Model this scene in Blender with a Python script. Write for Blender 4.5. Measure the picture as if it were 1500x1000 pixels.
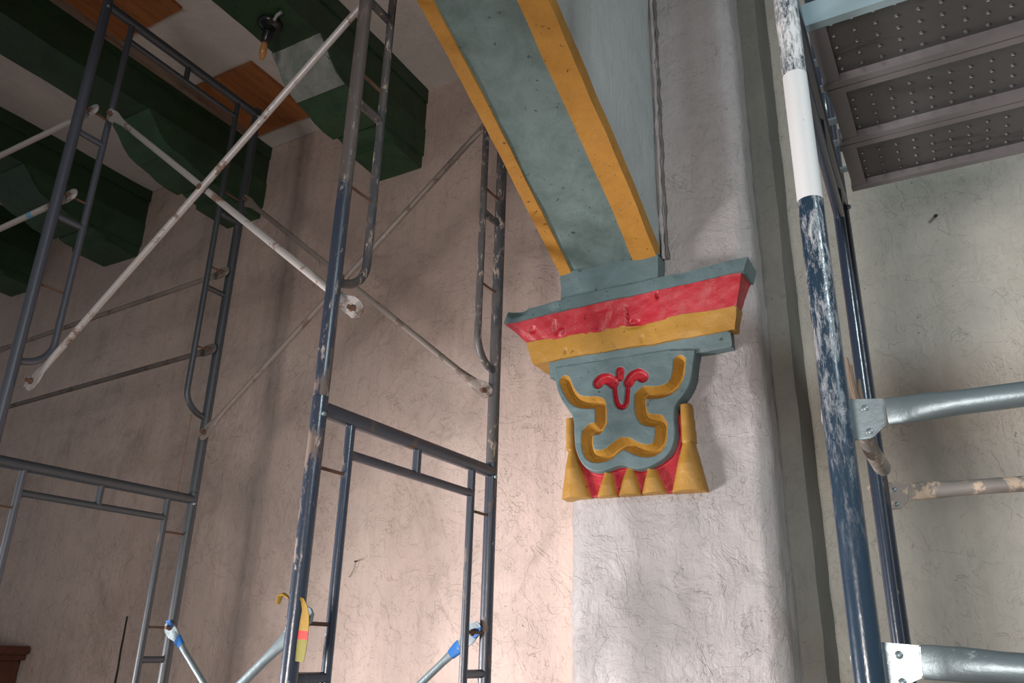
import bpy, bmesh, math, random
import numpy as np
from mathutils import Vector, Matrix, noise
random.seed(7)
scene = bpy.context.scene
for o in list(bpy.data.objects): bpy.data.objects.remove(o)
COL = scene.collection
R = math.radians

# ------------------------------------------------------------------ camera, world, lights
F_PX, PITCH, YAW, ROLL = 1174.6, R(20.92), R(29.94), R(1.50)
cp, sp, cy, sy = math.cos(PITCH), math.sin(PITCH), math.cos(YAW), math.sin(YAW)
FW = Vector((-sy*cp, cy*cp, sp)); RT0 = Vector((cy, sy, 0)); UP0 = RT0.cross(FW)
RT = RT0*math.cos(ROLL)+UP0*math.sin(ROLL); UP = -RT0*math.sin(ROLL)+UP0*math.cos(ROLL)
cam_d = bpy.data.cameras.new('camera'); cam = bpy.data.objects.new('camera', cam_d); COL.objects.link(cam)
cam_d.sensor_width = 36; cam_d.lens = F_PX/1500*36; cam_d.clip_start = .02
cam.matrix_world = Matrix(((RT.x, UP.x, -FW.x, 0), (RT.y, UP.y, -FW.y, 0), (RT.z, UP.z, -FW.z, 0), (0, 0, 0, 1)))
scene.camera = cam

def ray(px, py): return FW*F_PX + RT*(px-750) - UP*(py-500)
def onY(y, px, py):
    d = ray(px, py); return d*(y/d.y)
def onX(x, px, py):
    d = ray(px, py); return d*(x/d.x)

w = bpy.data.worlds.new('world'); scene.world = w; w.use_nodes = True
bg = w.node_tree.nodes['Background']; bg.inputs[0].default_value = (.93, .95, 1, 1); bg.inputs[1].default_value = .17
scene.view_settings.view_transform = 'Standard'; scene.view_settings.look = 'None'
scene.view_settings.exposure = 0; scene.view_settings.gamma = 1; scene.view_settings.use_curve_mapping = False

def area(name, loc, target, sx, sy_, energy, col, spread=180):
    l = bpy.data.lights.new(name, 'AREA'); l.shape = 'RECTANGLE'; l.size = sx; l.size_y = sy_; l.energy = energy; l.color = col; l.spread = R(spread)
    o = bpy.data.objects.new(name, l); COL.objects.link(o); o.location = loc
    o.rotation_euler = (Vector(target)-Vector(loc)).to_track_quat('-Z', 'Y').to_euler(); return o
area('doorway_light', (-.45, -2.2, -.6), (-1.45, 3.2, -.3), .7, 1.1, 42, (1, .92, .87), 95)
area('added_side_light', (-4.6, .35, -1.0), (-.7, 2.75, -.2), .9, .9, 64, (1, .965, .98), 62)  # added from the left for the relief and pole highlights; no window modelled
area('high_window_light', (2.7, -.9, 2.2), (.4, 3.0, 1.0), .6, .6, 44, (.78, .94, 1), 120)

# ------------------------------------------------------------------ materials
def new_mat(name):
    m = bpy.data.materials.new(name); m.use_nodes = True
    nt = m.node_tree; return m, nt, nt.nodes['Principled BSDF']
def N(nt, t, **k):
    n = nt.nodes.new(t)
    for a, b in k.items():
        setattr(n, a, b)
    return n
def coords(nt, scale=(1, 1, 1)):
    tc = N(nt, 'ShaderNodeNewGeometry'); mp = N(nt, 'ShaderNodeMapping'); mp.inputs['Scale'].default_value = scale
    nt.links.new(tc.outputs['Position'], mp.inputs['Vector']); return mp.outputs['Vector']
def noise_n(nt, vec, scale, detail=4, rough=.6, dist=0):
    n = N(nt, 'ShaderNodeTexNoise'); n.inputs['Scale'].default_value = scale; n.inputs['Detail'].default_value = detail
    n.inputs['Roughness'].default_value = rough; n.inputs['Distortion'].default_value = dist
    nt.links.new(vec, n.inputs['Vector']); return n.outputs['Fac']
def ramp(nt, fac, a, b, c0=0., c1=1.):
    r = N(nt, 'ShaderNodeMapRange'); r.inputs['From Min'].default_value = a; r.inputs['From Max'].default_value = b
    r.inputs['To Min'].default_value = c0; r.inputs['To Max'].default_value = c1; r.clamp = True
    nt.links.new(fac, r.inputs['Value']); return r.outputs[0]
def mix(nt, fac, a, b):
    m = N(nt, 'ShaderNodeMix'); m.data_type = 'RGBA'
    if isinstance(fac, float): m.inputs[0].default_value = fac
    else: nt.links.new(fac, m.inputs[0])
    for i, c in ((6, a), (7, b)):
        if isinstance(c, tuple): m.inputs[i].default_value = (*c, 1)
        else: nt.links.new(c, m.inputs[i])
    return m.outputs[2]
def math_n(nt, op, a, b=None):
    m = N(nt, 'ShaderNodeMath'); m.operation = op
    for i, c in enumerate((a, b)):
        if c is None: continue
        if isinstance(c, (int, float)): m.inputs[i].default_value = c
        else: nt.links.new(c, m.inputs[i])
    return m.outputs[0]
def bump(nt, bsdf, h, strength, dist):
    b = N(nt, 'ShaderNodeBump'); b.inputs['Strength'].default_value = strength; b.inputs['Distance'].default_value = dist
    nt.links.new(h, b.inputs['Height']); nt.links.new(b.outputs[0], bsdf.inputs['Normal'])
def crack_fac(nt, scale, width, dens=.5):
    """thin wandering lines: contours of a distorted noise, kept only in patches"""
    v = coords(nt); n = noise_n(nt, v, scale, 5, .55, .9)
    d = math_n(nt, 'ABSOLUTE', math_n(nt, 'SUBTRACT', n, .5))
    line = ramp(nt, d, 0, width, 1, 0)
    mask = ramp(nt, noise_n(nt, v, scale*1.9, 3), dens, dens+.05)
    return math_n(nt, 'MULTIPLY', line, mask)
def flake_fac(nt, scale, at=.5):
    """stepped edges of flaking lime coats"""
    v = coords(nt); return ramp(nt, noise_n(nt, v, scale, 6, .6, .8), at, at+.012)

def plaster(name, c1, c2, dirt, dirt_amt=.5, lump=.5, crack=.6, rough=.85, cscale=5., fine=1.):
    m, nt, b = new_mat(name)
    v = coords(nt); vs = coords(nt, (9, 9, 1.1))
    n1 = ramp(nt, noise_n(nt, v, 2.2, 6, .65), .35, .65)
    col = mix(nt, n1, c1, c2)
    st = ramp(nt, noise_n(nt, vs, 2.2, 5, .7), .5, .78)
    col = mix(nt, math_n(nt, 'MULTIPLY', st, .35*dirt_amt), col, dirt)
    sm = ramp(nt, noise_n(nt, v, 1.3, 8, .75, .6), .54, .74)
    col = mix(nt, math_n(nt, 'MULTIPLY', sm, dirt_amt), col, dirt)
    sp_ = ramp(nt, noise_n(nt, v, 42, 2, .5), .755, .785)
    col = mix(nt, math_n(nt, 'MULTIPLY', sp_, .6), col, tuple(x*.35 for x in dirt))
    cr = crack_fac(nt, cscale*.8, .0035, .54); cr2 = crack_fac(nt, cscale*2.2, .006, .55)
    col = mix(nt, math_n(nt, 'MULTIPLY', cr, .20*crack), col, tuple(x*.4 for x in dirt))
    nt.links.new(col, b.inputs['Base Color']); b.inputs['Roughness'].default_value = rough
    h = math_n(nt, 'MULTIPLY', noise_n(nt, v, 7, 8, .62, .7), 1.4*lump)
    h = math_n(nt, 'ADD', h, math_n(nt, 'MULTIPLY', noise_n(nt, v, 55, 4, .6), .16*fine))
    h = math_n(nt, 'ADD', h, math_n(nt, 'MULTIPLY', noise_n(nt, coords(nt, (14, 14, 2.5)), 4, 4, .6), .25*fine))
    h = math_n(nt, 'SUBTRACT', h, math_n(nt, 'MULTIPLY', cr, .2*crack))
    h = math_n(nt, 'SUBTRACT', h, math_n(nt, 'MULTIPLY', cr2, .12*crack))
    h = math_n(nt, 'ADD', h, math_n(nt, 'MULTIPLY', flake_fac(nt, cscale*.9, .56), .16*crack))
    h = math_n(nt, 'ADD', h, math_n(nt, 'MULTIPLY', flake_fac(nt, cscale*1.7, .47), .12*crack))
    bump(nt, b, h, .9, .012)
    return m
def paint(name, c, dark, rough=.55, wear=.4, chip=None, chip_amt=.76, lump=.5, stretch=(1, 1, 1), speck=.67):
    m, nt, b = new_mat(name); v = coords(nt); vs = coords(nt, stretch)
    col = mix(nt, ramp(nt, noise_n(nt, vs, 6, 6, .7, .4), .4, .72, 0, wear), c, dark)
    col = mix(nt, ramp(nt, noise_n(nt, v, 46, 3, .6), speck, speck+.03, 0, .8), col, tuple(x*.3 for x in dark))
    if chip: col = mix(nt, ramp(nt, noise_n(nt, v, 28, 4, .6, .5), chip_amt, chip_amt+.02), col, chip)
    nt.links.new(col, b.inputs['Base Color']); b.inputs['Roughness'].default_value = rough
    h = math_n(nt, 'ADD', math_n(nt, 'MULTIPLY', noise_n(nt, v, 14, 6, .6, .6), lump), math_n(nt, 'MULTIPLY', noise_n(nt, v, 90, 3, .6), .12))
    bump(nt, b, h, .8, .010)
    return m
def tube_mat(name, base, splash, amt, rust=(.17, .10, .07), rust_amt=.62, rough=.35, metal=.0, scale=16, stretch=(1, 1, .35), zr=None, coat=None):
    """painted steel tube: base coat, blotches of splashed paint and rust; zr=(z0,z1): a solid coat of splash colour between two heights"""
    m, nt, b = new_mat(name); v = coords(nt, stretch); g = N(nt, 'ShaderNodeNewGeometry')
    rmask = ramp(nt, noise_n(nt, v, scale*.6, 6, .7), rust_amt, rust_amt+.06)
    smask = ramp(nt, noise_n(nt, v, scale*1.7, 8, .78, .3), amt, amt+.05)
    if zr:
        sx = N(nt, 'ShaderNodeSeparateXYZ'); nt.links.new(g.outputs['Position'], sx.inputs[0])
        z0, z1, z2 = zr
        zl = math_n(nt, 'LESS_THAN', sx.outputs[2], z1); zh = math_n(nt, 'GREATER_THAN', sx.outputs[2], z0)
        solid = math_n(nt, 'MULTIPLY', zl, zh)
        solid = math_n(nt, 'MULTIPLY', solid, ramp(nt, noise_n(nt, v, scale*1.5, 5, .6), .68, .72, 1, 0))
        up = math_n(nt, 'GREATER_THAN', sx.outputs[2], z1)
        heavy = math_n(nt, 'MULTIPLY', up, ramp(nt, noise_n(nt, v, scale*3, 8, .85, .3), .44, .56))
        low = ramp(nt, sx.outputs[2], z2, z0-.02)        # splashes thin out downwards
        mid = math_n(nt, 'MULTIPLY', low, ramp(nt, noise_n(nt, coords(nt, (1, 1, .25)), scale*3.4, 8, .85, .3), .50, .60, 0, .75))
        smask = math_n(nt, 'MAXIMUM', math_n(nt, 'MAXIMUM', smask, solid), math_n(nt, 'MAXIMUM', heavy, mid))
    if coat:      # older worn coat above a height, ragged border
        sx = N(nt, 'ShaderNodeSeparateXYZ'); nt.links.new(g.outputs['Position'], sx.inputs[0])
        zz = math_n(nt, 'ADD', sx.outputs[2], math_n(nt, 'MULTIPLY', noise_n(nt, v, 20, 6, .7), .9))
        base = mix(nt, ramp(nt, zz, coat[0]+.40, coat[0]+.50), base, coat[1])
    col = mix(nt, rmask, base, rust); col = mix(nt, smask, col, splash)
    nt.links.new(col, b.inputs['Base Color'])
    rr = math_n(nt, 'MAXIMUM', ramp(nt, smask, 0, 1, rough, .7), ramp(nt, rmask, 0, 1, rough, .75))
    nt.links.new(rr, b.inputs['Roughness']); b.inputs['Metallic'].default_value = metal; b.inputs['Specular IOR Level'].default_value = .85
    bump(nt, b, math_n(nt, 'ADD', math_n(nt, 'MULTIPLY', smask, .35), noise_n(nt, v, 60, 4)), .5, .0015)
    return m
def plain(name, c, rough=.5, metal=0., n=20., amt=.25):
    m, nt, b = new_mat(name); v = coords(nt)
    nt.links.new(mix(nt, ramp(nt, noise_n(nt, v, n, 5, .65), .35, .7, 0, amt), c, tuple(x*.45 for x in c)), b.inputs['Base Color'])
    b.inputs['Roughness'].default_value = rough; b.inputs['Metallic'].default_value = metal
    bump(nt, b, noise_n(nt, v, n*3, 4), .3, .002); return m
def wood(name, c, d, axis_scale=(14, 1.2, 14), rough=.6):
    m, nt, b = new_mat(name); v = coords(nt, axis_scale)
    col = mix(nt, ramp(nt, noise_n(nt, v, 2.2, 7, .7, .6), .35, .7), c, d)
    col = mix(nt, ramp(nt, noise_n(nt, coords(nt), 3.5, 5, .7), .55, .7, 0, .5), col, tuple(x*.4 for x in d))
    nt.links.new(col, b.inputs['Base Color']); b.inputs['Roughness'].default_value = rough
    bump(nt, b, noise_n(nt, v, 3, 6, .7), .5, .004); return m

M = {}
M['wall_pink'] = plaster('pinkish plaster', (.615, .475, .412), (.53, .415, .36), (.20, .15, .12), .58, .55, .9)
M['wall_beige'] = plaster('beige plaster', (.42, .385, .33), (.34, .32, .28), (.17, .15, .12), .3, .5, .7)
M['pilaster'] = plaster('grey lilac plaster', (.37, .338, .335), (.32, .295, .29), (.25, .22, .19), .40, 1.2, .8, .6, 4.6)
M['reveal'] = plaster('shade-darkened grey plaster', (.16, .15, .13), (.125, .12, .105), (.10, .09, .08), .3, .7, .5)  # shade beside the pilaster is put into this dark base colour
M['spandrel'] = plaster('cool grey plaster', (.47, .48, .47), (.40, .415, .41), (.2, .19, .17), .3, .35, .35, .7)
M['ceiling'] = plaster('whitewashed ceiling', (.72, .66, .62), (.60, .56, .53), (.3, .25, .2), .3, .35, .3)
M['floor'] = plaster('dusty floor', (.30, .24, .20), (.24, .2, .17), (.1, .08, .06), .4, .3, .4)
M['teal'] = paint('teal grey paint', (.115, .165, .172), (.065, .10, .10), .5, .6, (.45, .5, .48), .80)
M['soffit'] = paint('blue green arch paint', (.15, .205, .195), (.07, .105, .095), .6, .9, None, .8, .3, (1, 1, 1))
M['ochre'] = paint('ochre yellow paint', (.38, .195, .03), (.27, .13, .018), .5, .5, (.6, .45, .3), .81)
M['orange'] = paint('orange ochre paint', (.45, .205, .027), (.27, .115, .015), .6, .6, (.12, .08, .03), .83)
M['red'] = paint('crimson paint', (.38, .014, .024), (.26, .010, .015), .42, .5, (.62, .35, .3), .82)
M['green'] = paint('dark green beam paint', (.020, .060, .024), (.011, .027, .012), .5, .8, None)
M['green_worn'] = paint('worn whitened green paint', (.036, .090, .042), (.017, .042, .021), .6, .8, None)
M['scroll'] = paint('whitened scroll face', (.34, .36, .34), (.07, .13, .09), .6, .8, (.08, .12, .09), .70, .5)
M['board'] = wood('orange stained board', (.42, .15, .045), (.24, .085, .025))
M['batten'] = wood('weathered batten', (.30, .22, .17), (.17, .12, .09))
M['cab'] = wood('red brown wood', (.12, .035, .016), (.07, .02, .01), (1.5, 14, 14))
M['pole_front'] = tube_mat('navy steel with splashes', (.026, .036, .058), (.42, .36, .32), .60, (.14, .09, .07), .60, .26)
M['pole_mid'] = tube_mat('navy steel worn', (.026, .032, .048), (.36, .30, .26), .64, (.12, .075, .055), .58, .38)
M['pole_back'] = tube_mat('dark steel', (.035, .042, .050), (.16, .12, .10), .66, (.10, .065, .045), .60, .45)
M['pole_left'] = tube_mat('dull grey blue steel', (.060, .066, .085), (.14, .11, .10), .70, (.09, .06, .05), .66, .42)
M['pole_dusty'] = tube_mat('plaster caked steel', (.060, .052, .050), (.34, .26, .21), .555, (.030, .030, .036), .50, .55, 0, 26)
M['pole_worn'] = tube_mat('worn brownish steel', (.026, .034, .054), (.36, .29, .25), .585, (.12, .08, .065), .56, .33, 0, 18, (1, 1, .3), None, (1.25, (.095, .078, .072)))
M['pole_blue'] = tube_mat('deep blue steel white washed', (.016, .036, .062), (.66, .66, .66), .665, (.10, .075, .06), .68, .22, 0, 16, (1, 1, .35), (.735, 1.0, .1))
M['pole_blue2'] = tube_mat('deep blue steel', (.018, .028, .048), (.4, .4, .42), .66, (.07, .05, .045), .6, .25)
M['brace'] = tube_mat('rusty galvanised tube', (.44, .40, .38), (.58, .52, .48), .60, (.20, .12, .085), .56, .45, .25, 14, (1, 1, 1))
M['brace_dull'] = tube_mat('dull brown tube', (.20, .16, .135), (.36, .30, .26), .60, (.12, .08, .06), .56, .55, .1, 14, (1, 1, 1))
M['brace_dark'] = tube_mat('sooty tube', (.11, .09, .078), (.2, .16, .14), .64, (.07, .05, .04), .56, .65, 0, 14, (1, 1, 1))
M['galv'] = tube_mat('galvanised steel', (.27, .33, .35), (.42, .47, .49), .66, (.28, .30, .29), .66, .34, .55, 14, (1, 1, 1))
M['galv_dark'] = tube_mat('galvanised tube', (.20, .25, .27), (.36, .40, .42), .64, (.12, .15, .15), .6, .42, .5, 14, (1, 1, 1))
M['galv_dirty'] = tube_mat('mud caked tube', (.20, .175, .155), (.50, .38, .28), .50, (.12, .1, .09), .62, .6, .1, 10, (1, 1, 1))
M['plank_sheet'] = tube_mat('shaded plank sheet', (.105, .105, .105), (.17, .17, .17), .70, (.07, .068, .065), .58, .42, .5, 5, (.3, 1, 1))  # shade of the recessed underside is put into this darker steel
M['plank'] = tube_mat('lit plank lip steel', (.21, .195, .205), (.30, .29, .30), .72, (.12, .11, .105), .62, .42, .35, 6, (.3, 1, 1))  # light caught by the lips is put into this paler steel
M['plank_edge'] = tube_mat('cool-lit plank side steel', (.34, .46, .50), (.5, .58, .6), .66, (.25, .33, .35), .64, .4, .25, 6, (.5, 1, 1))  # cool light on the nearest plank's side is painted into this colour
M['blue_mark'] = plain('blue paint mark', (.02, .14, .42), .4)
M['bluegrey_mark'] = plain('pale blue mark', (.13, .30, .42), .5)
M['white_metal'] = plain('bright zinc', (.50, .53, .55), .35, .2, 30, .12)
M['rust'] = plain('rust', (.13, .065, .04), .8)
M['strap_y'] = plain('yellow strap', (.34, .20, .03), .35, 0, 12, .2)
M['strap_g'] = plain('lime strap', (.22, .19, .03), .35, 0, 12, .2)
M['strap_r'] = plain('red strap', (.55, .03, .02), .4)
M['black'] = plain('black bakelite', (.012, .013, .013), .25)
M['amber'] = plain('amber bulb glass', (.55, .27, .10), .15)
M['wood_splinter'] = wood('splintered wood', (.26, .18, .13), (.12, .085, .06), (20, 20, 2))
M['wire'] = plain('rusty wire', (.20, .09, .035), .7)
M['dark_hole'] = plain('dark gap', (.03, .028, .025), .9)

# ------------------------------------------------------------------ helpers
def mesh_obj(name, bm, mat, parent=None, smooth=False):
    me = bpy.data.meshes.new(name); bm.normal_update(); bm.to_mesh(me); bm.free()
    if smooth:
        for p in me.polygons: p.use_smooth = True
        me.set_sharp_from_angle(angle=R(48))
    me.materials.append(mat); o = bpy.data.objects.new(name, me); COL.objects.link(o)
    if parent: o.parent = parent; o.matrix_parent_inverse = Matrix.Translation(-parent.location)
    return o
def thing(name, label, cat, loc=(0, 0, 0), group=None):
    o = bpy.data.objects.new(name, None); COL.objects.link(o); o.location = loc; o.empty_display_size = .1
    o['label'] = label; o['category'] = cat
    if group: o['group'] = group
    return o
def tag(o, label, cat, group=None):
    o['label'] = label; o['category'] = cat
    if group: o['group'] = group
    return o
def struct(o): o['kind'] = 'structure'; return o
def lump(bm, amp, scale, seed=0., fine=0.):
    off = Vector((seed*3.1, seed*1.7, seed*5.3))
    for v in bm.verts:
        p = v.co*scale+off
        v.co += noise.noise_vector(p)*amp
        if fine: v.co += noise.noise_vector(p*4.3)*fine
def grid_faces(bm, f, nu, nv):
    vs = [[bm.verts.new(f(i/nu, j/nv)) for j in range(nv+1)] for i in range(nu+1)]
    for i in range(nu):
        for j in range(nv): bm.faces.new((vs[i][j], vs[i+1][j], vs[i+1][j+1], vs[i][j+1]))
def hexa(bm, c, step):
    """subdivided hexahedron; c = 8 corners, bottom ring (4) then top ring (4), counter-clockwise from above"""
    c = [Vector(p) for p in c]
    def quad(a, b, d, e):
        nu = max(1, int(max((b-a).length, (d-e).length)/step)); nv = max(1, int(max((e-a).length, (d-b).length)/step))
        nu = min(nu, 300); nv = min(nv, 300)
        grid_faces(bm, lambda u, v: (a*(1-u)+b*u)*(1-v)+(e*(1-u)+d*u)*v, nu, nv)
    quad(c[0], c[3], c[2], c[1]); quad(c[4], c[5], c[6], c[7])
    quad(c[0], c[1], c[5], c[4]); quad(c[1], c[2], c[6], c[5]); quad(c[2], c[3], c[7], c[6]); quad(c[3], c[0], c[4], c[7])
    bmesh.ops.remove_doubles(bm, verts=bm.verts, dist=min(step*.02, .0005))
def box(bm, x0, x1, y0, y1, z0, z1, step=10.):
    hexa(bm, [(x0, y0, z0), (x1, y0, z0), (x1, y1, z0), (x0, y1, z0), (x0, y0, z1), (x1, y0, z1), (x1, y1, z1), (x0, y1, z1)], step)
def box_obj(name, mat, ext, parent=None, step=10., amp=0., sc=4., seed=0., bev=0., fine=0.):
    bm = bmesh.new(); box(bm, *ext, step=step)
    if amp: lump(bm, amp, sc, seed, fine)
    if bev: bmesh.ops.bevel(bm, geom=[e for e in bm.edges if e.is_manifold and e.calc_face_angle(0) > .6], offset=bev, segments=2, affect='EDGES')
    return mesh_obj(name, bm, mat, parent, smooth=bool(amp))
def sweep(bm, pts, rad, seg=14, hint=None, cap=True):
    """tube through pts; rad = radius or list of (a,b) half sizes (a along hint, b across)"""
    pts = [Vector(p) for p in pts]; n = len(pts)
    rr = [(r, r) if isinstance(r, (int, float)) else r for r in (rad if isinstance(rad, list) else [rad]*n)]
    t0 = (pts[1]-pts[0]).normalized()
    h = Vector(hint) if hint else (Vector((0, 0, 1)) if abs(t0.z) < .9 else Vector((1, 0, 0)))
    rings = []
    for i in range(n):
        t = (pts[min(i+1, n-1)]-pts[max(i-1, 0)]).normalized()
        a = (h-t*h.dot(t)).normalized(); b = t.cross(a); h = a if not hint else h
        rings.append([bm.verts.new(pts[i]+a*(rr[i][0]*math.cos(2*math.pi*k/seg))+b*(rr[i][1]*math.sin(2*math.pi*k/seg))) for k in range(seg)])
    for i in range(n-1):
        for k in range(seg): bm.faces.new((rings[i][k], rings[i][(k+1) % seg], rings[i+1][(k+1) % seg], rings[i+1][k]))
    if cap: bm.faces.new(rings[0][::-1]); bm.faces.new(rings[-1])
def tube(name, mat, pts, rad, parent, seg=16, hint=None):
    bm = bmesh.new(); sweep(bm, pts, rad, seg, hint); return mesh_obj(name, bm, mat, parent, True)
def prism(bm, poly, d):
    """poly: list of 3D points; extruded by vector d"""
    d = Vector(d); a = [bm.verts.new(Vector(p)) for p in poly]; b = [bm.verts.new(Vector(p)+d) for p in poly]
    bm.faces.new(a[::-1]); bm.faces.new(b); n = len(a)
    for i in range(n): bm.faces.new((a[i], a[(i+1) % n], b[(i+1) % n], b[i]))
    bmesh.ops.recalc_face_normals(bm, faces=bm.faces)
def prism_obj(name, mat, poly, d, parent=None, bev=0., smooth=False):
    bm = bmesh.new(); prism(bm, poly, d)
    if bev: bmesh.ops.bevel(bm, geom=bm.edges[:], offset=bev, segments=2, affect='EDGES')
    return mesh_obj(name, bm, mat, parent, smooth)
def lathe(bm, prof, c, axis, seg=20):
    c = Vector(c); t = Vector(axis).normalized(); a = t.orthogonal().normalized(); b = t.cross(a); rings = []
    for r, h in prof: rings.append([bm.verts.new(c+t*h+a*(r*math.cos(2*math.pi*k/seg))+b*(r*math.sin(2*math.pi*k/seg))) for k in range(seg)])
    for i in range(len(prof)-1):
        for k in range(seg): bm.faces.new((rings[i][k], rings[i][(k+1) % seg], rings[i+1][(k+1) % seg], rings[i+1][k]))
    bm.faces.new(rings[0][::-1]); bm.faces.new(rings[-1])
    bmesh.ops.recalc_face_normals(bm, faces=bm.faces)

# ------------------------------------------------------------------ the setting
W, WB, ZC, ZF = 2.75, 3.20, 3.15, -1.52       # pilaster face, wall, ceiling, floor
def wall_plane(name, mat, x0, x1, step, seed):
    bm = bmesh.new(); box(bm, x0, x1, WB, WB+.3, ZF-.05, ZC+.1, step)
    for v in bm.verts:
        if v.co.y < WB+.001:
            p = v.co
            v.co.y += noise.noise(p*1.1+Vector((seed, 0, 0)))*.012+noise.noise(p*6+Vector((seed, 3, 0)))*.004
    return struct(mesh_obj(name, bm, mat, None, True))
wall_plane('wall_left', M['wall_pink'], -7.6, -1.2, .04, 1)
wall_plane('wall_right', M['wall_beige'], -.55, 3.6, .04, 5)
struct(box_obj('floor', M['floor'], (-7.6, 3.6, -3.4, WB+.1, ZF-.2, ZF)))
struct(box_obj('ceiling', M['ceiling'], (-7.6, 3.6, -3.4, WB, ZC, ZC+.2), step=.12, amp=.012, sc=2.5))
# pilaster with its stepped side
def slab_wall(name, mat, x0, x1, y0, y1, z0, z1, step, seed, amp=.007, bev=.02):
    bm = bmesh.new(); box(bm, x0, x1, y0, y1, z0, z1, step)
    for v in bm.verts:       # round the two front corners
        for xe, s in ((x0, 1), (x1, -1)):
            d = (v.co.x-xe)*s
            if d < bev and v.co.y-y0 < bev: v.co.y += (bev-d)*.6; v.co.x += s*(bev-(v.co.y-y0))*.15 if d < .001 else 0
    lump(bm, amp, 3.2, seed, amp*.45)
    return struct(mesh_obj(name, bm, mat, None, True))
slab_wall('wall_pilaster', M['pilaster'], -1.32, -.568, W, WB+.1, ZF, ZC, .016, 2, .009, .045)
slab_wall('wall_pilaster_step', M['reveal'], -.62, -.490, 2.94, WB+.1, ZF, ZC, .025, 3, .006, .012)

# ------------------------------------------------------------------ arch and spandrel
Y0 = 2.68
def zarch(y):
    d = max(0, Y0-y); return 1.425+.56*d-.055*d*d
def arch_strip(name, mat, x0, x1, dz0, dz1, parent, y1=-2.6, amp=.004, seed=0., nx=8, yend=Y0):
    ny = 150; bm = bmesh.new()
    def P(u, v, dz):
        y = yend+(y1-yend)*v
        sl = .56-.11*max(0, Y0-y); n = Vector((0, sl, 1)).normalized()
        return Vector((x0+(x1-x0)*u, y, zarch(y)))+n*dz
    for j in range(ny): pass
    grid_faces(bm, lambda u, v: P(u, v, dz0), nx, ny)
    grid_faces(bm, lambda u, v: P(1-u, v, dz1), nx, ny)
    grid_faces(bm, lambda u, v: P(1, v, dz0+(dz1-dz0)*u), 3, ny)
    grid_faces(bm, lambda u, v: P(0, v, dz1+(dz0-dz1)*u), 3, ny)
    grid_faces(bm, lambda u, v: P(u, 0, dz1+(dz0-dz1)*v), nx, 3)
    grid_faces(bm, lambda u, v: P(1-u, 1, dz1+(dz0-dz1)*v), nx, 3)
    bmesh.ops.remove_doubles(bm, verts=bm.verts, dist=1e-5)
    bmesh.ops.recalc_face_normals(bm, faces=bm.faces)
    lump(bm, amp, 5, seed, amp*.4)
    return mesh_obj(name, bm, mat, parent, True)
arch = thing('painted_arch', 'arch springing over the carved capital, teal underside between two orange edge bands', 'arch', (-1.1, Y0, 1.42))
arch_strip('soffit', M['soffit'], -1.29, -.99, 0, .05, arch, seed=1)
arch_strip('edge_band', M['orange'], -1.312, -1.262, -.010, .045, arch, seed=2, nx=4)
arch_strip('edge_band', M['orange'], -.998, -.903, -.010, .058, arch, seed=3, nx=5)
bm = bmesh.new(); box(bm, -1.312, -.900, 2.662, 2.80, 1.25, 1.432, .015); lump(bm, .008, 7, 4, .004)
mesh_obj('springer_block', bm, M['teal'], arch, True)
# spandrel wall above the arch
bm = bmesh.new(); ny, nz = 140, 40
def SP(x, v, t):
    y = 2.76+(-2.6-2.76)*v; zb = zarch(y)+.035; return Vector((x, y, zb+(ZC+.05-zb)*t))
grid_faces(bm, lambda u, v: SP(-.918, v, u), nz, ny); grid_faces(bm, lambda u, v: SP(-1.29, v, 1-u), nz, ny)
grid_faces(bm, lambda u, v: SP(-1.29+(.372)*u, v, 0), 4, ny); grid_faces(bm, lambda u, v: SP(-.918-.372*u, v, 1), 4, ny)
bmesh.ops.remove_doubles(bm, verts=bm.verts, dist=1e-5); bmesh.ops.recalc_face_normals(bm, faces=bm.faces)
lump(bm, .008, 2.5, 9, .003)
struct(mesh_obj('wall_spandrel', bm, M['spandrel'], None, True))
# ragged plaster seam where the spandrel meets the pilaster
bm = bmesh.new(); pts = []; rr = []
for i in range(90):
    z = 1.44+i*.019; a = noise.noise(Vector((0, 0, z*9))); b = noise.noise(Vector((4, 0, z*22)))
    pts.append((-.900+a*.006, 2.738+b*.004, z)); rr.append((max(.003, .008+b*.007), max(.003, .010+a*.010)))
sweep(bm, pts, rr, 8, (1, 0, 0)); struct(mesh_obj('trim_1', bm, M['pilaster'], None, True))
bm = bmesh.new(); pts = []; rr = []
for i in range(80):
    z = 1.44+i*.0195; a = noise.noise(Vector((7, 0, z*8))); b = noise.noise(Vector((9, 0, z*19)))
    pts.append((-.884+a*.005, 2.746, z)); rr.append((max(.0012, .004+b*.009), .007))
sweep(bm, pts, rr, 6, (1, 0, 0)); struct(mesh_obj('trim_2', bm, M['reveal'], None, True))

# ------------------------------------------------------------------ carved capital
cap = thing('carved_capital', 'painted capital with red and yellow mouldings above a carved teal relief panel', 'capital', (-1.0, W, .5))
def tier(name, mat, b, t, seed, step=.012, amp=.004, tilt=(0, 0), dents=()):
    """b, t = (x0, x1, yfront, z) at bottom and top; tilt raises the right end"""
    bm = bmesh.new(); yb = 2.775; yl = 2.98
    hexa(bm, [(b[0], b[2], b[3]), (b[1], b[2], b[3]+tilt[0]), (b[1], yb, b[3]+tilt[0]), (b[0], yl, b[3]),
              (t[0], t[2], t[3]), (t[1], t[2], t[3]+tilt[1]), (t[1], yb, t[3]+tilt[1]), (t[0], yl, t[3])], step)
    lump(bm, amp, 7, seed, amp*.28)
    for v in bm.verts:
        for dx, dz, rx, rz, dep in dents:
            q = ((v.co.x-dx)/rx)**2+((v.co.z-dz)/rz)**2
            if q < 1 and v.co.y < 2.70: v.co.y += dep*(1-q)
    return mesh_obj(name, bm, mat, cap, True)
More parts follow.
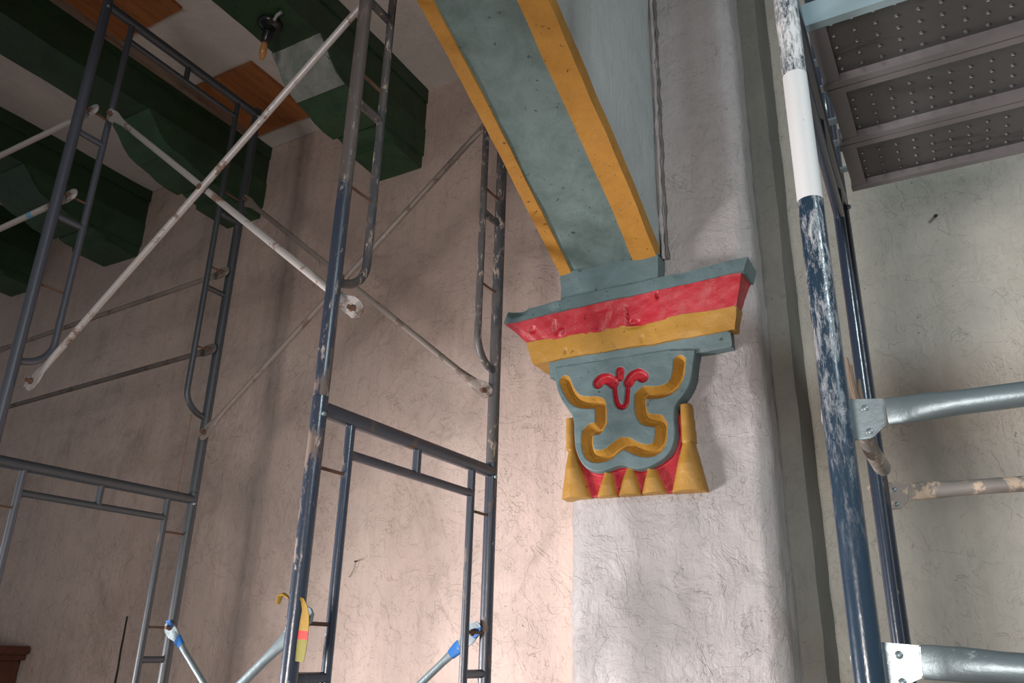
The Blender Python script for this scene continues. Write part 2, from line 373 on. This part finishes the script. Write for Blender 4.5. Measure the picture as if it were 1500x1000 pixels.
tier('top_slab', M['teal'], (-1.562, -.575, 2.640, 1.250), (-1.545, -.560, 2.645, 1.302), 1, .008, .008, (.026, .026), [(-1.50, 1.30, .05, .03, .02), (-1.33, 1.27, .03, .03, .012), (-.80, 1.32, .04, .02, .008)])
tier('red_moulding', M['red'], (-1.475, -.620, 2.676, 1.158), (-1.568, -.580, 2.646, 1.256), 2, .0055, .008, (0, .024), [(-1.03, 1.20, .007, .045, .012), (-1.01, 1.168, .030, .010, .014), (-1.335, 1.20, .012, .035, .010), (-1.31, 1.18, .016, .016, -.008), (-1.44, 1.21, .020, .016, .007), (-.905, 1.25, .006, .018, .012), (-1.13, 1.235, .03, .012, .004)])
tier('yellow_moulding', M['ochre'], (-1.450, -.630, 2.684, 1.070), (-1.474, -.615, 2.674, 1.162), 3, .007, .006, (.010, 0), [(-1.0, 1.155, .05, .012, .010), (-1.30, 1.10, .008, .016, .010), (-.98, 1.10, .010, .02, .007), (-.80, 1.08, .05, .012, .008)])
tier('teal_band', M['teal'], (-1.376, -.652, 2.704, 1.006), (-1.378, -.650, 2.696, 1.082), 4, .010, .005, (.014, 0))

# relief panel: a height field in the plane y = 2.70
YR = 2.685
def uv(px, py):
    p = onY(YR, px, py); return (p.x, p.z)
def crop(lst): return np.array([uv(780+x*.24, 500+y*.24) for x, y in lst])
plate = crop([(110, 60), (115, 150), (130, 250), (150, 330), (200, 410), (240, 465), (242, 560), (245, 640), (270, 720), (320, 780), (400, 803), (470, 775), (540, 752), (600, 778), (660, 782), (740, 752), (820, 700), (855, 640), (872, 560), (862, 450), (872, 380), (930, 320), (975, 230), (985, 130), (1000, 40)])
groove = crop([(192, 240), (215, 300), (255, 355), (310, 372), (402, 368), (412, 400), (410, 525), (335, 535), (322, 600), (335, 680), (375, 702), (450, 690), (505, 640), (555, 612), (610, 645), (680, 668), (745, 655), (775, 610), (782, 480), (700, 478), (668, 460), (650, 400), (655, 305), (760, 312), (845, 280), (885, 210), (893, 118)])
fl1 = crop([(392, 250), (415, 222), (460, 222), (492, 260), (500, 330), (512, 385), (540, 400), (565, 385), (573, 330), (577, 260), (598, 205), (635, 190), (668, 212)])
fl0 = crop([(528, 180), (528, 212)])
ground = crop([(205, 435), (245, 465), (870, 400), (890, 440), (915, 580), (1000, 900), (165, 950), (200, 640)])
tips = [((440, 790), (430, 940), 62), ((572, 765), (570, 930), 68), ((706, 768), (720, 918), 72)]
U0, V0 = uv(795, 733); U1, V1 = uv(1045, 505)
U0 -= .02; U1 += .02; V0 = min(V0, uv(1040, 740)[1])-.01; V1 = 1.04
nu, nv = 330, 380
uu, vv = np.meshgrid(np.linspace(U0, U1, nu), np.linspace(V0, V1, nv), indexing='ij')
def dist_line(poly, closed=False):
    d = np.full(uu.shape, 9.); n = len(poly)
    for i in range(n if closed else n-1):
        a = poly[i]; b = poly[(i+1) % n]; e = b-a; L2 = max(e@e, 1e-12)
        t = np.clip(((uu-a[0])*e[0]+(vv-a[1])*e[1])/L2, 0, 1)
        d = np.minimum(d, np.hypot(uu-a[0]-t*e[0], vv-a[1]-t*e[1]))
    return d
def inside(poly):
    r = np.zeros(uu.shape, bool); n = len(poly)
    for i in range(n):
        x0, y0 = poly[i]; x1, y1 = poly[(i+1) % n]
        c = ((y0 > vv) != (y1 > vv)); xi = (x1-x0)*(vv-y0)/((y1-y0) if abs(y1-y0) > 1e-12 else 1e-12)+x0
        r ^= (c & (uu < xi))
    return r
def smooth(p, k=2):
    for _ in range(k):
        q = [p[0]]
        for a, b in zip(p[:-1], p[1:]): q += [a*.75+b*.25, a*.25+b*.75]
        q.append(p[-1]); p = np.array(q)
    return p
plate_s = smooth(plate); H = np.zeros(uu.shape); C = np.zeros(uu.shape, int)
ing = inside(ground); H[ing] = .030; C[ing] = 1
sdf = dist_line(plate_s, True)*np.where(inside(plate_s), 1, -1)
tp = np.clip(.5+sdf/.010, 0, 1); tp = tp*tp*(3-2*tp)
hp = .064
H = np.where(sdf > -.005, np.maximum(H, H*(1-tp)+hp*tp), H); C[sdf > -.002] = 2
# cones
def cone(top, bot, hw, hmax, stick=None, cls=10, wt=.25):
    a = crop([top])[0]; b = crop([bot])[0]; hwm = hw*abs(uv(880, 720)[0]-uv(904, 715)[0])/100
    t = (vv-a[1])/(b[1]-a[1]); c = a[0]+(b[0]-a[0])*t; r = hwm*(wt+(1-wt)*np.clip(t, 0, 1))
    ok = (t >= 0) & (t <= 1); q = np.clip(1-((uu-c)/r)**2, 0, 1)
    h = np.sqrt(q)*np.minimum(r*1.1, hmax)+.012
    m = ok & (q > 0) & (h+.024 > H) & ~((sdf > 0))
    H[m] = h[m]+.024; C[m] = cls
k = 10
for t_, b_, hw in tips: cone(t_, b_, hw, .03, cls=k, wt=.33); k += 1
cone((205, 455), (207, 655), 28, .03, cls=13, wt=.9); cone((215, 650), (240, 950), 92, .035, cls=13, wt=.22)
cone((912, 368), (930, 605), 36, .04, cls=14, wt=.82); cone((928, 590), (935, 910), 98, .042, cls=14, wt=.26)
# groove with a V section, and the flower
g = dist_line(smooth(groove, 1)); wv = .0235; m = g < wv; H[m] = hp-.040*(1-g[m]/wv)**.9; C[m] = 3
lobeL = crop([(395, 250), (415, 226), (455, 222), (488, 250)]); lobeR = crop([(582, 245), (605, 210), (640, 192), (668, 212)])
f = np.minimum(dist_line(smooth(fl1, 2))-.001, dist_line(fl0)-.009)
f = np.minimum(f, np.minimum(dist_line(smooth(lobeL))-.013, dist_line(smooth(lobeR))-.013)); wf = .0085
m = (f < wf) & (C == 2); H[m] = hp-.018*np.sqrt(np.clip(1-np.clip(f[m]/wf, 0, 1), 0, 1)); C[m] = 4
names = {1: ('ground', 'red'), 2: ('relief_panel', 'teal'), 3: ('carved_groove', 'ochre'), 4: ('carved_flower', 'red'), 10: ('tassel', 'ochre'), 11: ('tassel', 'ochre'), 12: ('tassel', 'ochre'), 13: ('tassel', 'ochre'), 14: ('tassel', 'ochre')}
for it in range(2):   # soften
    Hs = H.copy(); Hs[1:-1, 1:-1] = (H[1:-1, 1:-1]*2+H[:-2, 1:-1]+H[2:, 1:-1]+H[1:-1, :-2]+H[1:-1, 2:])/6; H = Hs
for i in range(nu):
    for j in range(0, nv): pass
nzv = np.array([[noise.noise(Vector((uu[i, j]*22, vv[i, j]*22, 3))) for j in range(nv)] for i in range(nu)])*.0025
for cls, (nm, mt) in names.items():
    cell = (C[:-1, :-1] == cls)
    bm = bmesh.new(); vm = {}
    def gv(i, j, s=0):
        if (i, j, s) not in vm:
            hh = (H[i, j]+nzv[i, j]) if s == 0 else 0
            vm[(i, j, s)] = bm.verts.new((uu[i, j], (W+.012-hh-.008*(vv[i, j]-V0)/(V1-V0)) if s == 0 else W+.03, vv[i, j]))
        return vm[(i, j, s)]
    I, J = np.nonzero(cell)
    S = set(zip(I.tolist(), J.tolist())); Call = C[:-1, :-1]
    for i, j in S:
        bm.faces.new((gv(i, j), gv(i+1, j), gv(i+1, j+1), gv(i, j+1)))
        for (di, dj, a, b) in ((-1, 0, (i, j+1), (i, j)), (1, 0, (i+1, j), (i+1, j+1)), (0, -1, (i, j), (i+1, j)), (0, 1, (i+1, j+1), (i, j+1))):
            ii, jj = i+di, j+dj
            if not (0 <= ii < nu-1 and 0 <= jj < nv-1) or Call[ii, jj] == 0:
                bm.faces.new((gv(*a), gv(*a, 1), gv(*b, 1), gv(*b)))
    bmesh.ops.recalc_face_normals(bm, faces=bm.faces)
    o = mesh_obj(nm, bm, M[mt], cap, True)

# ------------------------------------------------------------------ ceiling beams
def beam(x1, x0, label, seed, scroll_mat):
    t = thing('ceiling_beam', label, 'beam', ((x0+x1)/2, 1.5, 2.86), 'painted ceiling beams')
    bm = bmesh.new(); box(bm, x0, x1, -3.2, WB+.02, 2.86, ZC+.03, .06); lump(bm, .008, 3, seed, .003); mesh_obj('beam_timber', bm, M['green'], t, True)
    bm = bmesh.new(); box(bm, x0-.012, x1+.012, -3.2, WB+.02, 3.055, ZC+.02, .06); lump(bm, .006, 3, seed+1, .002); mesh_obj('top_moulding', bm, M['green'], t, True)
    # scroll bracket: profile in y-z
    prof = [(2.285, 2.865), (2.30, 2.85), (2.34, 2.815), (2.38, 2.765), (2.43, 2.725), (2.50, 2.700), (2.58, 2.685), (2.64, 2.662), (2.72, 2.650), (2.80, 2.652), (2.81, 2.68), (WB+.02, 2.68), (WB+.02, 2.865)]
    bm = bmesh.new(); prism(bm, [(x0-.02, y, z) for y, z in prof], (x1-x0+.03, 0, 0))
    mesh_obj('bracket', bm, M['green_worn'], t)
    # worn pale face of the scroll
    bm = bmesh.new()
    fp = [(2.287, 2.861), (2.30, 2.848), (2.34, 2.813), (2.38, 2.763), (2.43, 2.723), (2.50, 2.698)]
    prism(bm, [(x0-.015, y-.004, z-.004) for y, z in fp]+[(x0-.015, y+.004, z+.004) for y, z in fp[::-1]], (x1-x0+.022, 0, 0))
    mesh_obj('scroll_face', bm, M[scroll_mat], t)
    prof2 = [(2.80, 2.70), (2.82, 2.66), (2.86, 2.645), (2.93, 2.64), (2.935, 2.612), (WB+.02, 2.60), (WB+.02, 2.70)]
    prism_obj('lower_bracket', M['green_worn'], [(x0+.0, y, z) for y, z in prof2], (x1-x0, 0, 0), t, .004)
    return t
beam(-2.482, -2.79, 'dark green beam carrying the bulb holder, the one nearest the arch', 1, 'scroll')
beam(-3.782, -4.09, 'dark green beam with both orange boards along its right side, above the left scaffold', 2, 'green_worn')
beam(-5.012, -5.40, 'dark green beam behind the leftmost scaffold pole, its bracket end left of the X brace crossing', 3, 'green')
beam(-6.262, -6.62, 'very dark beam cut by the left edge behind the lower pale rail with the blue mark', 4, 'green')
# boards on the ceiling
def board(x0, x1, y0, y1, label, seed):
    bm = bmesh.new(); box(bm, x0, x1, y0, y1, ZC-.028, ZC-.002, .05); lump(bm, .003, 5, seed)
    tag(mesh_obj('ceiling_board', bm, M['board'], None), label, 'board', 'orange boards on the ceiling')
board(-3.775, -3.235, 2.50, 3.03, 'orange-brown square board on the ceiling touching the wall end between the two green beams', 1)
board(-3.775, -3.24, .9, 2.02, 'orange-brown board on the ceiling at the top left corner above the scaffold head bar', 2)
# battens along the beam
box_obj('ceiling_batten', M['batten'], (-3.768, -3.735, 1.5, 2.96, ZC-.06, ZC-.02), None, .05, .004, 4, 2)
tag(bpy.data.objects['ceiling_batten'], 'pale weathered batten running along the top of the middle green beam', 'batten')

# bulb holder on the first beam
bh = thing('bulb_holder', 'black round bulb holder with a small amber bulb under the green beam', 'lamp', (-2.66, 2.12, 2.86))
bm = bmesh.new(); lathe(bm, [(.062, 0), (.062, .008), (.05, .022), (.03, .03), (.026, .05), (.0, .052)][:5], (-2.65, 2.12, 2.858), (0, 0, -1)); mesh_obj('base', bm, M['black'], bh, True)
bm = bmesh.new(); lathe(bm, [(.024, 0), (.026, .03), (.022, .055), (.020, .06)], (-2.65, 2.12, 2.815), (-.5, .2, -.8)); mesh_obj('socket', bm, M['black'], bh, True)
bm = bmesh.new(); lathe(bm, [(.010, 0), (.016, .015), (.019, .04), (.017, .065), (.009, .085), (.001, .088)], (-2.68, 2.132, 2.767), (-.45, .3, -.8)); mesh_obj('bulb', bm, M['amber'], bh, True)
tube('switch_lever', M['white_metal'], [(-2.60, 2.10, 2.845), (-2.56, 2.08, 2.842), (-2.53, 2.075, 2.84)], .008, bh, 8)

# ------------------------------------------------------------------ scaffold frames
YN, YFAR, RP, RI = 1.535, 2.43, .0215, .0135
YIN, YIF = 1.665, 2.300
def frame(x, top, label, mats, bottom=None, curve=True, yn=YN, yf=YFAR, yin=YIN, yif=YIF, xf=None, group='tubular scaffold frames', plates=False):
    """mats = (near leg, far leg, near inner, far inner, bars)"""
    xf = x if xf is None else xf; zb = top-2.065 if bottom is None else bottom
    X = lambda y: x+(xf-x)*(y-yn)/(yf-yn)
    t = thing('tubular_scaffold', label, 'scaffold', (x, (yn+yf)/2, zb), group)
    tube('leg', M[mats[0]], [(X(yn), yn, zb), (X(yn), yn, top+.03)], RP, t, 20)
    tube('leg', M[mats[1]], [(X(yf), yf, zb), (X(yf), yf, top+.03)], RP, t, 20)
    tube('head_bar', M[mats[4]], [(X(yn), yn, top), (X(yf), yf, top)], RP, t, 18)
    zi = top-.098
    tube('lower_bar', M[mats[4]], [(X(yin), yin, zi), (X(yif), yif, zi)], RI, t)
    tube('spacer', M[mats[4]], [(X((yn+yf)/2), (yn+yf)/2, zi), (X((yn+yf)/2), (yn+yf)/2, top)], RI, t)
    for yi, yo, mt in ((yin, yn, mats[2]), (yif, yf, mats[3])):
        pts = [(X(yi), yi, top)]
        if curve:
            zc = top-1.69; r = .11; s = 1 if yo > yi else -1
            pts += [(X(yi), yi, top-1.0), (X(yi), yi, zc+r)]
            for k in range(1, 9):
                a = k/8*math.pi/2; yy = yi+s*(abs(yo-yi))*(1-math.cos(a)); pts.append((X(yy), yy, zc+r-r*math.sin(a)))
        else: pts += [(X(yi), yi, zb+.3)]
        tube('inner_leg', M[mt], pts, RI, t)
        for dz, rr in ((.155, .005), (.54, .005), (.665, RI), (.96, .005), (1.07, RI), (1.37, .005)):
            if top-dz < zb+.2: continue
            tube('rung', M[mt if rr > .01 else 'rust'], [(X(yo), yo, top-dz), (X(yi), yi, top-dz)], rr, t, 8)
    for yo in (yn, yf):      # coupling pin heads at the joint
        bm = bmesh.new(); lathe(bm, [(.007, 0), (.007, .006), (.004, .009)], (X(yo)+RP*.9, yo-.005, top-.02), (1, -.5, 0), 10)
        mesh_obj('pin', bm, M['galv'], t, True)
    if plates:
        for yo in (yn, yf):
            bm = bmesh.new(); box(bm, X(yo)-.06, X(yo)+.06, yo-.06, yo+.06, ZF, ZF+.012); mesh_obj('base_plate', bm, M['rust'], t)
    return t
XA, XB = -1.47, -3.024
J1 = .585; J2 = J1+2.065
frame(XA, J1, 'lower navy scaffold frame right of centre, head bar meeting the poles left of the pilaster', ('pole_front', 'pole_mid', 'pole_front', 'pole_mid', 'pole_mid'), bottom=ZF+.01, plates=True)
frame(XA, J2, 'upper scaffold frame in the centre caked in plaster, rising in front of the arch', ('pole_worn', 'pole_dusty', 'pole_dusty', 'pole_dusty', 'pole_mid'), bottom=J1+.031)
frame(XB, J1, 'lower dull scaffold frame at bottom left, near the red-brown cupboard', ('pole_left', 'pole_back', 'pole_left', 'pole_back', 'pole_back'), bottom=ZF+.01, plates=True)
frame(XB, J2, 'upper grey scaffold frame at top left reaching the orange ceiling boards', ('pole_left', 'pole_back', 'pole_left', 'pole_back', 'pole_back'), bottom=J1+.031)

# cross braces: two tubes with flattened ends, riveted in the middle
def flat_tube(name, mat, p0, p1, r, parent, nrm, f0=True, f1=True):
    p0, p1 = Vector(p0), Vector(p1); L = (p1-p0).length; d = (p1-p0)/L
    st = [(0, 1), (.03, 1), (.055, .9), (.10, .35), (.15, 0)]
    pts, rad = [], []
    for s, k in st:
        k = k if f0 else 0; pts.append(p0+d*s); rad.append((r*(1-k)+.0035*k, r*(1+.75*k)))
    for s, k in st[::-1]:
        k = k if f1 else 0; pts.append(p1-d*s); rad.append((r*(1-k)+.0035*k, r*(1+.75*k)))
    return tube(name, mat, pts, rad, parent, 16, nrm)
def lock(parent, p, d, mat, mark=None):
    """disc shaped end plate with a hook lock round the stud; d = direction of the tube away from the end"""
    p = Vector(p); d = Vector(d).normalized(); n = Vector((0, 1, 0)); u = d.cross(n).normalized()
    prof = [(-.035, -.010), (-.028, -.024), (-.008, -.031), (.025, -.031), (.050, -.022), (.062, -.018), (.062, .018), (.050, .022), (.020, .024), (-.020, .018), (-.034, .006)]
    bm = bmesh.new(); prism(bm, [p+d*a+u*b-n*.003 for a, b in prof], n*.006)
    e = mesh_obj('end_plate', bm, mat, parent)
    bm = bmesh.new(); lathe(bm, [(.012, 0), (.012, .006), (.007, .012), (.007, .022)], p-n*.003, -n, 12); mesh_obj('stud', bm, M['rust'], e, True)
    bm = bmesh.new(); prism(bm, [p+d*a+u*b-n*.010 for a, b in ((-.038, .004), (-.02, .022), (.004, .02), (.008, .008), (-.014, .002))], n*.006)
    mesh_obj('hook', bm, mat if mark is None else M[mark], e)
    if mark:
        bm = bmesh.new(); sweep(bm, [p+d*.065, p+d*.075, p+d*.11], [(.006, .022), (.0065, .0225), (.0125, .0170)], 14, n); mesh_obj('paint_mark', bm, M[mark], parent, True)
def cross_brace(y, x0, x1, zt, zb, label, mat0, mat1, offs=(.02, -.02), yl=None, marks=(None,)*4, r=.0125):
    yl = y if yl is None else yl
    t = thing('cross_brace', label, 'cross brace', ((x0+x1)/2, y, (zt+zb)/2), 'scaffold cross braces')
    a0, a1 = Vector((x0, yl, zt)), Vector((x1, y+offs[0], zb)); b0, b1 = Vector((x0, y+offs[1], zb)), Vector((x1, y+offs[1], zt))
    for (p, q, m, mk) in ((a0, a1, mat0, marks[:2]), (b0, b1, mat1, marks[2:])):
        flat_tube('brace_tube', M[m], p, q, r, t, (0, 1, 0)); lock(t, p, q-p, M[m], mk[0]); lock(t, q, p-q, M[m], mk[1])
    c = (a0+a1+b0+b1)/4; bm = bmesh.new(); lathe(bm, [(.010, -.03), (.012, -.028), (.008, -.024), (.008, .024), (.012, .028), (.010, .03)], c, (0, 1, 0), 12)
    mesh_obj('rivet', bm, M['rust'], t, True); return t
cross_brace(YN+.055, XB+.05, XA+.035, 2.115, .885, 'pale X brace between the two near scaffold poles, in front of the green beams', 'brace', 'brace', (.0, .0), YN+.11)
cross_brace(YFAR-.02, XB+.03, XA-.03, 2.115, .885, 'dull brown X brace close to the pink wall, joining the far scaffold poles', 'brace_dull', 'brace_dull', (.0, .0), YFAR)
cross_brace(YN+.05, XB+.03, XA-.02, .05, -1.17, 'lower X brace hooked behind the yellow strap on the near central pole', 'white_metal' if False else 'galv', 'galv', (.0, .0))
cross_brace(YFAR-.03, XB+.03, XA-.03, .045, -1.17, 'lower X brace with blue painted ends joining the far poles', 'galv', 'galv', (.0, .0), None, ('blue_mark', None, None, 'blue_mark'))
def rail(p0, p1, label, mat, mark=None):
    t = thing('guard_rail', label, 'rail', p0, 'rails leading off to the left')
    p0, p1 = Vector(p0), Vector(p1)
    flat_tube('rail_tube', M[mat], p0, p1, .0125, t, (0, 1, 0)); lock(t, p0, p1-p0, M[mat])
    if mark:
        d = (p1-p0).normalized(); bm = bmesh.new(); sweep(bm, [p0+d*mark, p0+d*(mark+.03)], .0132, 14); mesh_obj('paint_mark', bm, M['bluegrey_mark'], t, True)
rail((XB-.0, YN+.05, 2.11), (XB-1.55, YN-.12, 1.85), 'upper pale rail running off the left edge from the leftmost pole', 'brace')
rail((XB-.0, YN+.05, 1.69), (XB-1.55, YN-.08, 1.45), 'pale rail with a small blue mark running off the left edge', 'brace', .22)
rail((XB-.0, YFAR-.04, 1.69), (XB-1.9, YFAR-.04, 1.585), 'upper faint brown rail close to the wall left of the back pole', 'brace_dull')
rail((XB-.0, YFAR-.04, 1.285), (XB-1.9, YFAR-.04, 1.19), 'lower dark rail close to the wall left of the back pole', 'brace_dark')

# strap tied round the near central pole
st = thing('plastic_strap', 'yellow plastic strap with a red band tied to the near central pole', 'strap', (XA, YN, .05))
bm = bmesh.new()
def S(px, py): return onY(YN-.01, px, py)
def ribbon(name, mat, L, Rr):
    bm = bmesh.new(); n = len(L)
    for i in range(n-1):
        q = [S(*L[i]), S(*Rr[i]), S(*Rr[i+1]), S(*L[i+1])]
        bm.faces.new([bm.verts.new(v) for v in q])
    bmesh.ops.remove_doubles(bm, verts=bm.verts, dist=1e-4)
    bmesh.ops.solidify(bm, geom=bm.faces[:], thickness=.0015)
    return mesh_obj(name, bm, mat, st, True)
ribbon('strap_top', M['strap_y'], [(437, 873), (441, 880), (443, 893), (440, 910), (438, 923)], [(445, 876), (450, 886), (453, 900), (453, 912), (452, 924)])
ribbon('red_band', M['strap_r'], [(438, 923), (436, 936)], [(452, 924), (451, 937)])
ribbon('strap_end', M['strap_g'], [(436, 936), (434, 955), (433, 968)], [(451, 937), (448, 955), (445, 970)])
tube('knot', M['strap_y'], [S(407, 884), S(410, 873), S(416, 870), S(424, 876)], [(.004, .007), (.006, .009), (.004, .008), (.003, .006)], st, 8)

# ------------------------------------------------------------------ right scaffold: tower, deck planks, rails
XR0, XR1, RYN, RYF = -.160, -.192, 1.30, 2.20
frame(XR0, 1.215, 'navy scaffold frame at the right, its near pole coated white near the top', ('pole_blue', 'pole_blue2', 'pole_blue2', 'pole_blue2', 'pole_blue2'), bottom=ZF+.01, yn=RYN, yf=RYF, yin=RYN+.10, yif=RYF-.11, xf=XR1, plates=True, curve=False)
frame(XR0, 1.215+2.065-.2, 'scaffold frame standing on the right tower above the steel planks', ('pole_blue', 'pole_blue2', 'pole_blue2', 'pole_blue2', 'pole_blue2'), bottom=1.25, yn=RYN, yf=RYF, yin=RYN+.10, yif=RYF-.11, xf=XR1)
def plank(y0, y1, x0, label):
    zt, zb = 1.308, 1.250; X1 = 2.05; zs = zb+.020
    t = thing('scaffold_plank', label, 'plank', (x0, (y0+y1)/2, zb), 'perforated steel deck planks')
    bm = bmesh.new(); rows = 5; a0, a1 = y0+.022, y1-.022; cw = (a1-a0)/rows; cl = .042; n = int((X1-x0-.03)/cl)
    for i in range(n):
        for j in range(rows):
            cx = x0+.028+(i+.5)*cl; cyy = a0+(j+.5)*cw; ro = []; ri = []; rh = []
            for k in range(8):
                a = k*math.pi/4; c, s = math.cos(a), math.sin(a); m_ = max(abs(c), abs(s))
                ro.append(bm.verts.new((cx+c/m_*cl/2, cyy+s/m_*cw/2, zs)))
                ri.append(bm.verts.new((cx+c*.0062, cyy+s*.0062, zs))); rh.append(bm.verts.new((cx+c*.0034, cyy+s*.0034, zs-.004)))
            for k in range(8):
                q = (k+1) % 8
                bm.faces.new((ro[k], ro[q], ri[q], ri[k])); bm.faces.new((ri[k], ri[q], rh[q], rh[k]))
    bmesh.ops.remove_doubles(bm, verts=bm.verts, dist=1e-4)
    mesh_obj('perforated_sheet', bm, M['plank_sheet'], t)
    for ya, yb_, mt in ((y0, y0+.022, 'plank_edge' if y0 < 1.5 else 'plank'), (y1-.022, y1, 'plank')):
        # side channel: outer web, lip under, small inner return
        bm = bmesh.new(); s = 1 if ya == y0 else -1; e = y0 if s == 1 else y1
        prof = [(0, zt), (0, zb), (.021, zb), (.024, zs+.002), (.022, zs+.002), (.019, zb+.003), (.003, zb+.003), (.003, zt)]
        prism(bm, [(x0, e+s*a, z) for a, z in prof], (X1-x0, 0, 0)); mesh_obj('side_channel', bm, M[mt], t)
    for xx in (x0+.004,):
        bm = bmesh.new(); box(bm, xx, xx+.036, y0+.018, y1-.018, zb+.003, zb+.010); mesh_obj('end_strap', bm, M['plank'], t)
    for yy in (y0+.05, y1-.05):
        bm = bmesh.new(); box(bm, x0-.03, x0+.006, yy-.012, yy+.012, zt-.012, zt-.006); mesh_obj('hook', bm, M['galv'], t)
plank(1.470, 1.712, -.150, 'perforated steel plank nearest the camera, with a pale blue, cool-lit side face')
plank(1.716, 1.962, -.145, 'perforated steel plank in the middle of the deck of three')
plank(1.966, 2.210, -.155, 'perforated steel plank nearest the wall, lowest of three in view')

def clamp_rail(y, pole_px, plate_px, tube_px, r, matp, matt, label, rivets, bulge):
    t = thing('ledger_tube', label, 'tube', onY(y, *pole_px), 'ledger tubes running off to the right')
    P = lambda px, py, yy=y: onY(yy, px, py)
    bm = bmesh.new(); prism(bm, [P(*q) for q in plate_px], (0, .008, 0)); bmesh.ops.bevel(bm, geom=bm.edges[:], offset=.0018, segments=2, affect='EDGES')
    pl = mesh_obj('clamp_plate', bm, M[matp], t)
    for q in rivets:
        bm = bmesh.new(); lathe(bm, [(.0055, 0), (.0055, .002), (.003, .004)], P(*q)-Vector((0, .0, 0)), (0, -1, 0), 12); mesh_obj('rivet', bm, M['galv_dark'], pl, True)
    bm = bmesh.new(); prism(bm, [P(*q) for q in bulge], (0, .02, 0)); mesh_obj('clamp_back', bm, M['white_metal'] if matp == 'galv' else M[matp], t)
    (a, b) = tube_px; p0, p1 = P(*a), P(*b); d = (p1-p0).normalized(); p1 = p0+d*2.2
    pts = [p0, p0+d*.018, p0+d*.030, p0+d*.050, p0+d*.10, p0+d*.2, p1]; h0 = r*1.18
    rad = [(.005, h0), (.005, h0), (.009, h0*.98), (r*.72, r*1.18), (r*.98, r*1.02), (r, r), (r, r)]
    tube('tube', M[matt], pts, rad, t, 24, (0, 1, 0))
    return t
clamp_rail(1.335, (1230, 605), [(1206, 586), (1245, 584), (1295, 583), (1298, 620), (1277, 641), (1250, 645), (1210, 634)], ((1299, 603), (1500, 577)), .0185, 'galv', 'galv_dark',
           'grey blue steel tube clamped to the right near pole, uppermost of three', [(1267, 598), (1274, 632)], [(1203, 600), (1206, 594), (1216, 594), (1220, 634), (1209, 631), (1203, 615)])
clamp_rail(2.235, (1295, 725), [(1275, 708), (1300, 706), (1330, 709), (1331, 733), (1318, 745), (1298, 747), (1276, 738)], ((1333, 720), (1500, 708)), .0185, 'galv_dirty', 'galv_dirty',
           'mud-caked tube clamped to the right far pole, the thinner middle one', [(1310, 717), (1314, 738)], [(1270, 715), (1273, 710), (1280, 710), (1283, 735), (1274, 734)])
clamp_rail(1.335, (1275, 965), [(1250, 942), (1288, 940), (1348, 945), (1352, 992), (1330, 1002), (1290, 1010), (1255, 1000)], ((1351, 969), (1500, 979)), .0195, 'galv', 'galv_dark',
           'shiny steel tube clamped to the right near pole, lowest of three', [(1317, 959), (1322, 999)], [(1245, 962), (1248, 955), (1258, 955), (1264, 992), (1250, 985)])
# short diagonal stub under the upper clamp
sb = thing('brace_stub', 'short pale tube stub hanging below the upper clamp plate at right', 'tube', onY(1.36, 1268, 642))
tube('stub', M['galv_dirty'], [onY(1.36, 1266, 636), onY(1.42, 1278, 662), onY(1.50, 1292, 684), onY(1.51, 1296, 690)], [.011, .013, .014, .010], sb, 14)
sp_ = thing('wood_splinter', 'splintered wooden wedge jammed between the two right poles', 'wedge', onY(1.6, 1248, 560))
for a, b, c, wd in (((1240, 524), (1247, 560), (1254, 590), .007), ((1246, 535), (1250, 565), (1258, 588), .005), ((1258, 555), (1259, 572), (1263, 588), .003)):
    tube('splinter', M['wood_splinter'], [onY(1.62, *a), onY(1.62, *b), onY(1.62, *c)], [(.003, wd*.6), (.005, wd), (.004, wd*.8)], sp_, 6)

# ------------------------------------------------------------------ small things on the wall
def onwall(px, py, off=0.): return onY(WB-off, px, py)
wr = tube('hanging_wire', M['wire'], [onX(XB, 281, 606), onX(XB-.01, 275, 640), onX(XB-.01, 265, 690), onX(XB, 258, 733)], .0017, None, 8)
tag(wr, 'thin rusty wire between the curved inner leg and the head bar of the left scaffold', 'wire')
cb = thing('cupboard', 'red-brown wooden cupboard corner with a dark moulded top at bottom left', 'cupboard', (-6.2, 3.0, ZF))
box_obj('body', M['cab'], (-7.0, -5.31, 2.80, WB-.02, ZF, -.145), cb, bev=.004)
box_obj('cornice', M['cab'], (-7.05, -5.235, 2.74, WB-.01, -.11, -.062), cb, bev=.008)
box_obj('cornice_step', M['cab'], (-7.02, -5.27, 2.77, WB-.01, -.145, -.11), cb, bev=.004)
ch = thing('cable_channel', 'plastered vertical cable strip on the wall above the cupboard level', 'channel', (-4.4, WB-.01, -.5))
box_obj('strip', M['wall_pink'], (-4.455, -4.372, WB-.010, WB+.03, ZF, .115), ch, step=.03, amp=.004, sc=9)
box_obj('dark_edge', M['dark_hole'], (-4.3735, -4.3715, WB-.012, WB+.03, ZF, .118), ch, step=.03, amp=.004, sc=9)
for px, py, a in ((520, 822, .4), (245, 595, .2), (413, 425, -.3)):
    pass
# nail with trailing thread in the pink wall
nl = thing('nail', 'bent nail with a thread in the pink wall behind the lower central frame', 'nail', onwall(520, 824))
tube('nail_shank', M['dark_hole'], [onwall(522, 822, -.02), onwall(520, 822, .03)], .004, nl, 8)
tube('thread', M['dark_hole'], [onwall(521, 822, .012), onwall(519, 832, .008), onwall(513, 843, .006), onwall(511, 845, .004)], .0012, nl, 6)
nl2 = thing('nail', 'small dark nail in the beige wall under the steel planks', 'nail', onwall(1370, 316))
tube('nail_shank', M['dark_hole'], [onwall(1372, 315, -.02), onwall(1370, 316, .03)], .006, nl2, 8)
